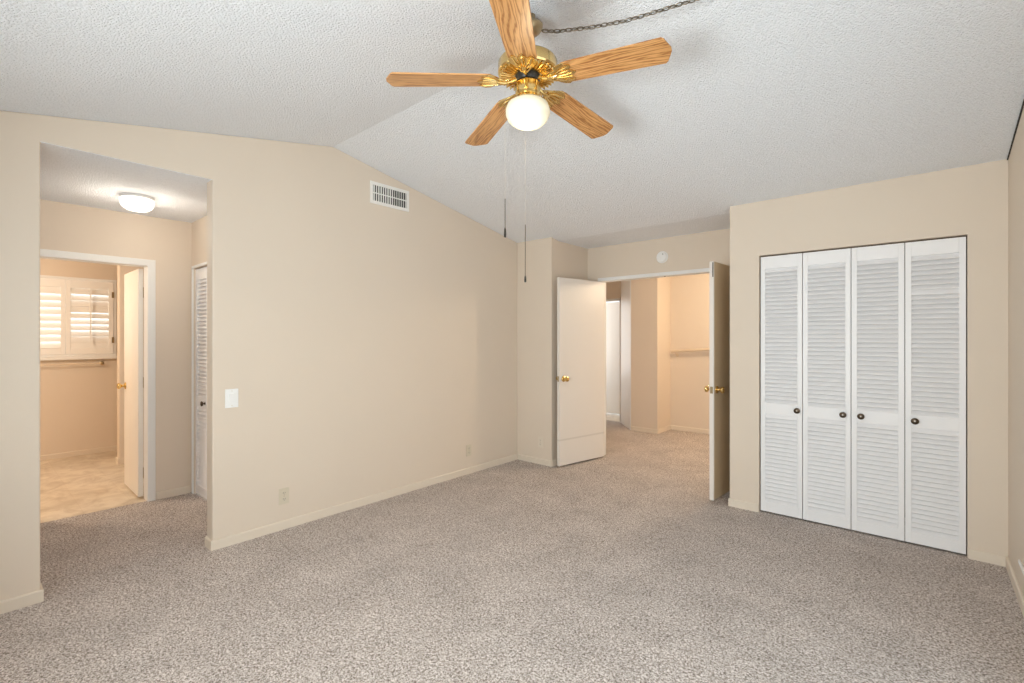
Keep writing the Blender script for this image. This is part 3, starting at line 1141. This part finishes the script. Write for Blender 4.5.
# canopy tilted with the slope
bm = NB()
mt = Matrix.Translation((0, 0, fan_ceil)) @ Matrix.Rotation(math.atan(SF), 4, 'X')
lathe(bm, [(0, 0.01), (0.034, 0.01), (0.034, -0.022), (0.054, -0.030), (0.063, -0.044), (0.060, -0.058), (0.048, -0.072), (0.030, -0.082), (0, -0.084)], 40, mt)
obj('canopy', bm, M['old_brass'], fan, smooth=True)
bm = NB()
lathe(bm, [(0, fan_ceil - 0.05), (0.0125, fan_ceil - 0.05), (0.0125, 2.615), (0.024, 2.613), (0.026, 2.60), (0, 2.60)], 20)
obj('downrod', bm, M['old_brass'], fan, smooth=True)
bm = NB()
lathe(bm, [(0, 2.616), (0.05, 2.616), (0.108, 2.610), (0.126, 2.603), (0.132, 2.594), (0.1325, 2.560), (0.134, 2.552),
           (0.130, 2.545), (0.120, 2.541), (0.062, 2.534), (0.0, 2.534)], 72)
hs = obj('motor_housing', bm, M['brass'], fan, smooth=True)
# radial flutes of the bottom plate
bm = NB()
for i in range(36):
    a = 2 * PI * i / 36
    mt = Matrix.Rotation(a, 4, 'Z')
    pts = [(0.066, -0.0022), (0.120, -0.0056), (0.126, -0.003), (0.126, 0.003), (0.120, 0.0056), (0.066, 0.0022)]
    vs0 = [bm.verts.new(mt @ Vector((x, y, 2.5405 if x > .1 else 2.536))) for x, y in pts]
    vs1 = [bm.verts.new(mt @ Vector((x, y * 0.35, 2.531 if .1 < x < .125 else 2.529))) for x, y in pts]
    bm.faces.new(vs0)
    bm.faces.new(vs1)
    for k in range(6):
        bm.faces.new([vs0[k], vs1[k], vs1[(k + 1) % 6], vs0[(k + 1) % 6]])
obj('fluted_plate', bm, M['brass'], hs)
bm = NB()
lathe(bm, [(0, 2.536), (0.058, 2.536), (0.056, 2.520), (0.050, 2.512), (0, 2.512)], 40)
obj('flywheel', bm, M['dark'], fan, smooth=True)
# switch housing and globe fitter
bm = NB()
lathe(bm, [(0, 2.512), (0.046, 2.512), (0.052, 2.506), (0.056, 2.498), (0.056, 2.456), (0.048, 2.448), (0.054, 2.442), (0.056, 2.430),
           (0.049, 2.420), (0, 2.420)], 48, None, 0.012, 24)
obj('light_fitter', bm, M['brass'], fan, smooth=True)
bm = NB()
lathe(bm, [(0.043, 2.432), (0.046, 2.424), (0.074, 2.420), (0.091, 2.408), (0.0985, 2.386), (0.0980, 2.364), (0.087, 2.341),
           (0.066, 2.323), (0.036, 2.311), (0.0, 2.307)], 56)
obj('globe', bm, M['globe'], fan, smooth=True)

# blades
RT = 0.587
PITCH = R(-8.8)
DROOP = R(4.3)


def make_blade(ang):
    tilt = Matrix.Rotation(-0.017, 4, 'X') @ Matrix.Rotation(-0.036, 4, 'Y')
    mt = Matrix.Translation((0, 0, ZB)) @ tilt @ Matrix.Rotation(ang, 4, 'Z') @ Matrix.Rotation(DROOP, 4, 'Y') @ Matrix.Rotation(PITCH, 4, 'X')
    bl = NB()
    # plan outline, narrower at the root, clipped corners at the tip
    out = [(0.155, -0.040), (0.175, -0.058), (0.20, -0.0615), (RT, -0.0695), (RT + 0.010, -0.060), (RT + 0.030, -0.010), (RT + 0.030, 0.010),
           (RT + 0.010, 0.060), (RT, 0.0695), (0.20, 0.0615), (0.175, 0.058), (0.155, 0.040)]
    prism(bl, out, 'z', -0.003, 0.003)
    o = obj('blade', bl, M['oak'], fan, bevel=0.0012)
    o.matrix_local = mt
    # bracket: cast plate under the root with scalloped end, arm up to the housing
    bk = NB()
    sc = []
    n = 26
    for k in range(n + 1):
        u = -1 + 2 * k / n
        edge = 0.205 + 0.010 * math.cos(u * PI * 3) + 0.012 * (1 - abs(u)) - 0.012 * u * u
        sc.append((edge, 0.0615 * u))
    plate = [(0.122, -0.012)] + [(0.137, -0.038), (0.160, -0.056)] + sc + [(0.160, 0.056), (0.137, 0.038), (0.122, 0.012)]
    prism(bk, plate, 'z', -0.0085, -0.0035)
    for u in (-0.62, -0.31, 0, 0.31, 0.62):     # raised ribs of the casting
        tube(bk, [(0.132, 0.012 * u / 0.62, -0.009), (0.162, 0.050 * u, -0.010), (0.205, 0.066 * u, -0.009)], [0.0035, 0.0042, 0.0025], 8)
    arm = [(0.140, 0, -0.007), (0.125, 0, -0.010), (0.105, 0, -0.012), (0.085, 0, -0.008), (0.065, 0, 0.000), (0.045, 0, 0.006)]
    tube(bk, arm, [0.010, 0.010, 0.009, 0.0085, 0.009, 0.010], 12)
    for s in (-1, 1):
        tube(bk, [(0.142, s * 0.034, -0.006), (0.120, s * 0.024, -0.008), (0.095, s * 0.008, -0.010)], 0.0045, 8)
    q = obj('blade_bracket', bk, M['brass'], o, smooth=True)
    return o


for k in range(5):
    make_blade(R(-129.7 + 72 * k))

# pull chains with fobs
rx, ry = math.cos(YAW), math.sin(YAW)          # direction to the camera's right
fx, fy = -math.sin(YAW), math.cos(YAW)


def pull_chain(lat, dep, ztop, zbot, fob, label=None):
    x, y = rx * lat + fx * dep, ry * lat + fy * dep
    n = math.hypot(x, y)
    bm = NB()
    tube(bm, [(x / n * 0.048, y / n * 0.048, 2.488), (x / n * 0.07, y / n * 0.07, 2.490), (x, y, 2.46), (x, y, zbot + fob)], 0.0003, 6)
    c = obj('pull_chain', bm, M['ivory'], fan)
    bm = NB()
    lathe(bm, [(0, fob), (0.0022, fob), (0.004, fob * 0.85), (0.0055, fob * 0.3), (0.005, 0.003), (0, 0)], 12, Matrix.Translation((x, y, zbot)))
    f = obj('pull_fob', bm, M['dark'], c, smooth=True)
    # dark cord in the lower stretch
    bm = NB()
    tube(bm, [(x, y, zbot + fob), (x, y, ztop)], 0.0016, 6)
    obj('cord', bm, M['dark'] if fob > 0.04 else M['bronze'], c)


pull_chain(-0.1010, -0.02, 1.985, 1.812, 0.045)
pull_chain(-0.008, 0.106, 1.90, 1.628, 0.032)

point_light('fan_bulb', (FX + 0.0, FY, 2.265), 2.2, (1.0, 0.84, 0.58), 0.09)

# swag chain from the canopy to a hook on the ceiling
keys = [(0.030, 2.716), (0.092, 2.705), (0.255, 2.701), (0.40, 2.708), (0.515, 2.725), (0.688, 2.753), (0.86, 2.782), (0.985, 2.800)]
A2, B2 = Vector((-1.29, 1.65)), Vector((-0.45, 2.10))


def chain_pt(t):
    for (t0, z0), (t1, z1) in zip(keys, keys[1:]):
        if t <= t1:
            break
    z = z0 + (z1 - z0) * (t - t0) / (t1 - t0)
    p = A2 + (B2 - A2) * t
    return Vector((p.x, p.y, z))


sc_ = thing('swag_chain', 'dull brass link chain draped from the fan canopy along the ceiling', 'chain', (0, 0, 0))
bm = NB()
n = 36
for i in range(n):
    t0 = 0.03 + (0.955) * i / n
    t1 = 0.03 + (0.955) * (i + 1) / n
    p0, p1 = chain_pt(t0), chain_pt(t1)
    c = (p0 + p1) / 2
    d = (p1 - p0).normalized()
    side = d.cross(Vector((0, 0, 1))).normalized()
    up = side.cross(d)
    a = R(20 + (90 if i % 2 else 0))
    s = side * math.cos(a) + up * math.sin(a)
    L2 = (p1 - p0).length * 0.64
    W2_ = 0.0078
    ring = [c + d * (L2 * math.cos(q)) + s * (W2_ * math.sin(q)) for q in [2 * PI * k / 16 for k in range(16)]]
    tube(bm, ring, 0.0023, 6, closed=True)
obj('chain_links', bm, M['chain'], sc_, smooth=True)
bm = NB()
tube(bm, [chain_pt(0.03 + 0.955 * i / 60) + Vector((0, 0, 0.002 * math.sin(i * 1.3))) for i in range(61)], 0.0014, 6)
obj('cord', bm, M['chain'], sc_, smooth=True)
bm = NB()
e = chain_pt(0.985)
zc2 = ceil_z(e.y)
tube(bm, [(e.x, e.y, zc2 + 0.01), (e.x, e.y, e.z + 0.005), (e.x + 0.010, e.y, e.z - 0.006), (e.x + 0.001, e.y, e.z - 0.014)], 0.0025, 8)
obj('hook', bm, M['old_brass'], sc_, smooth=True)
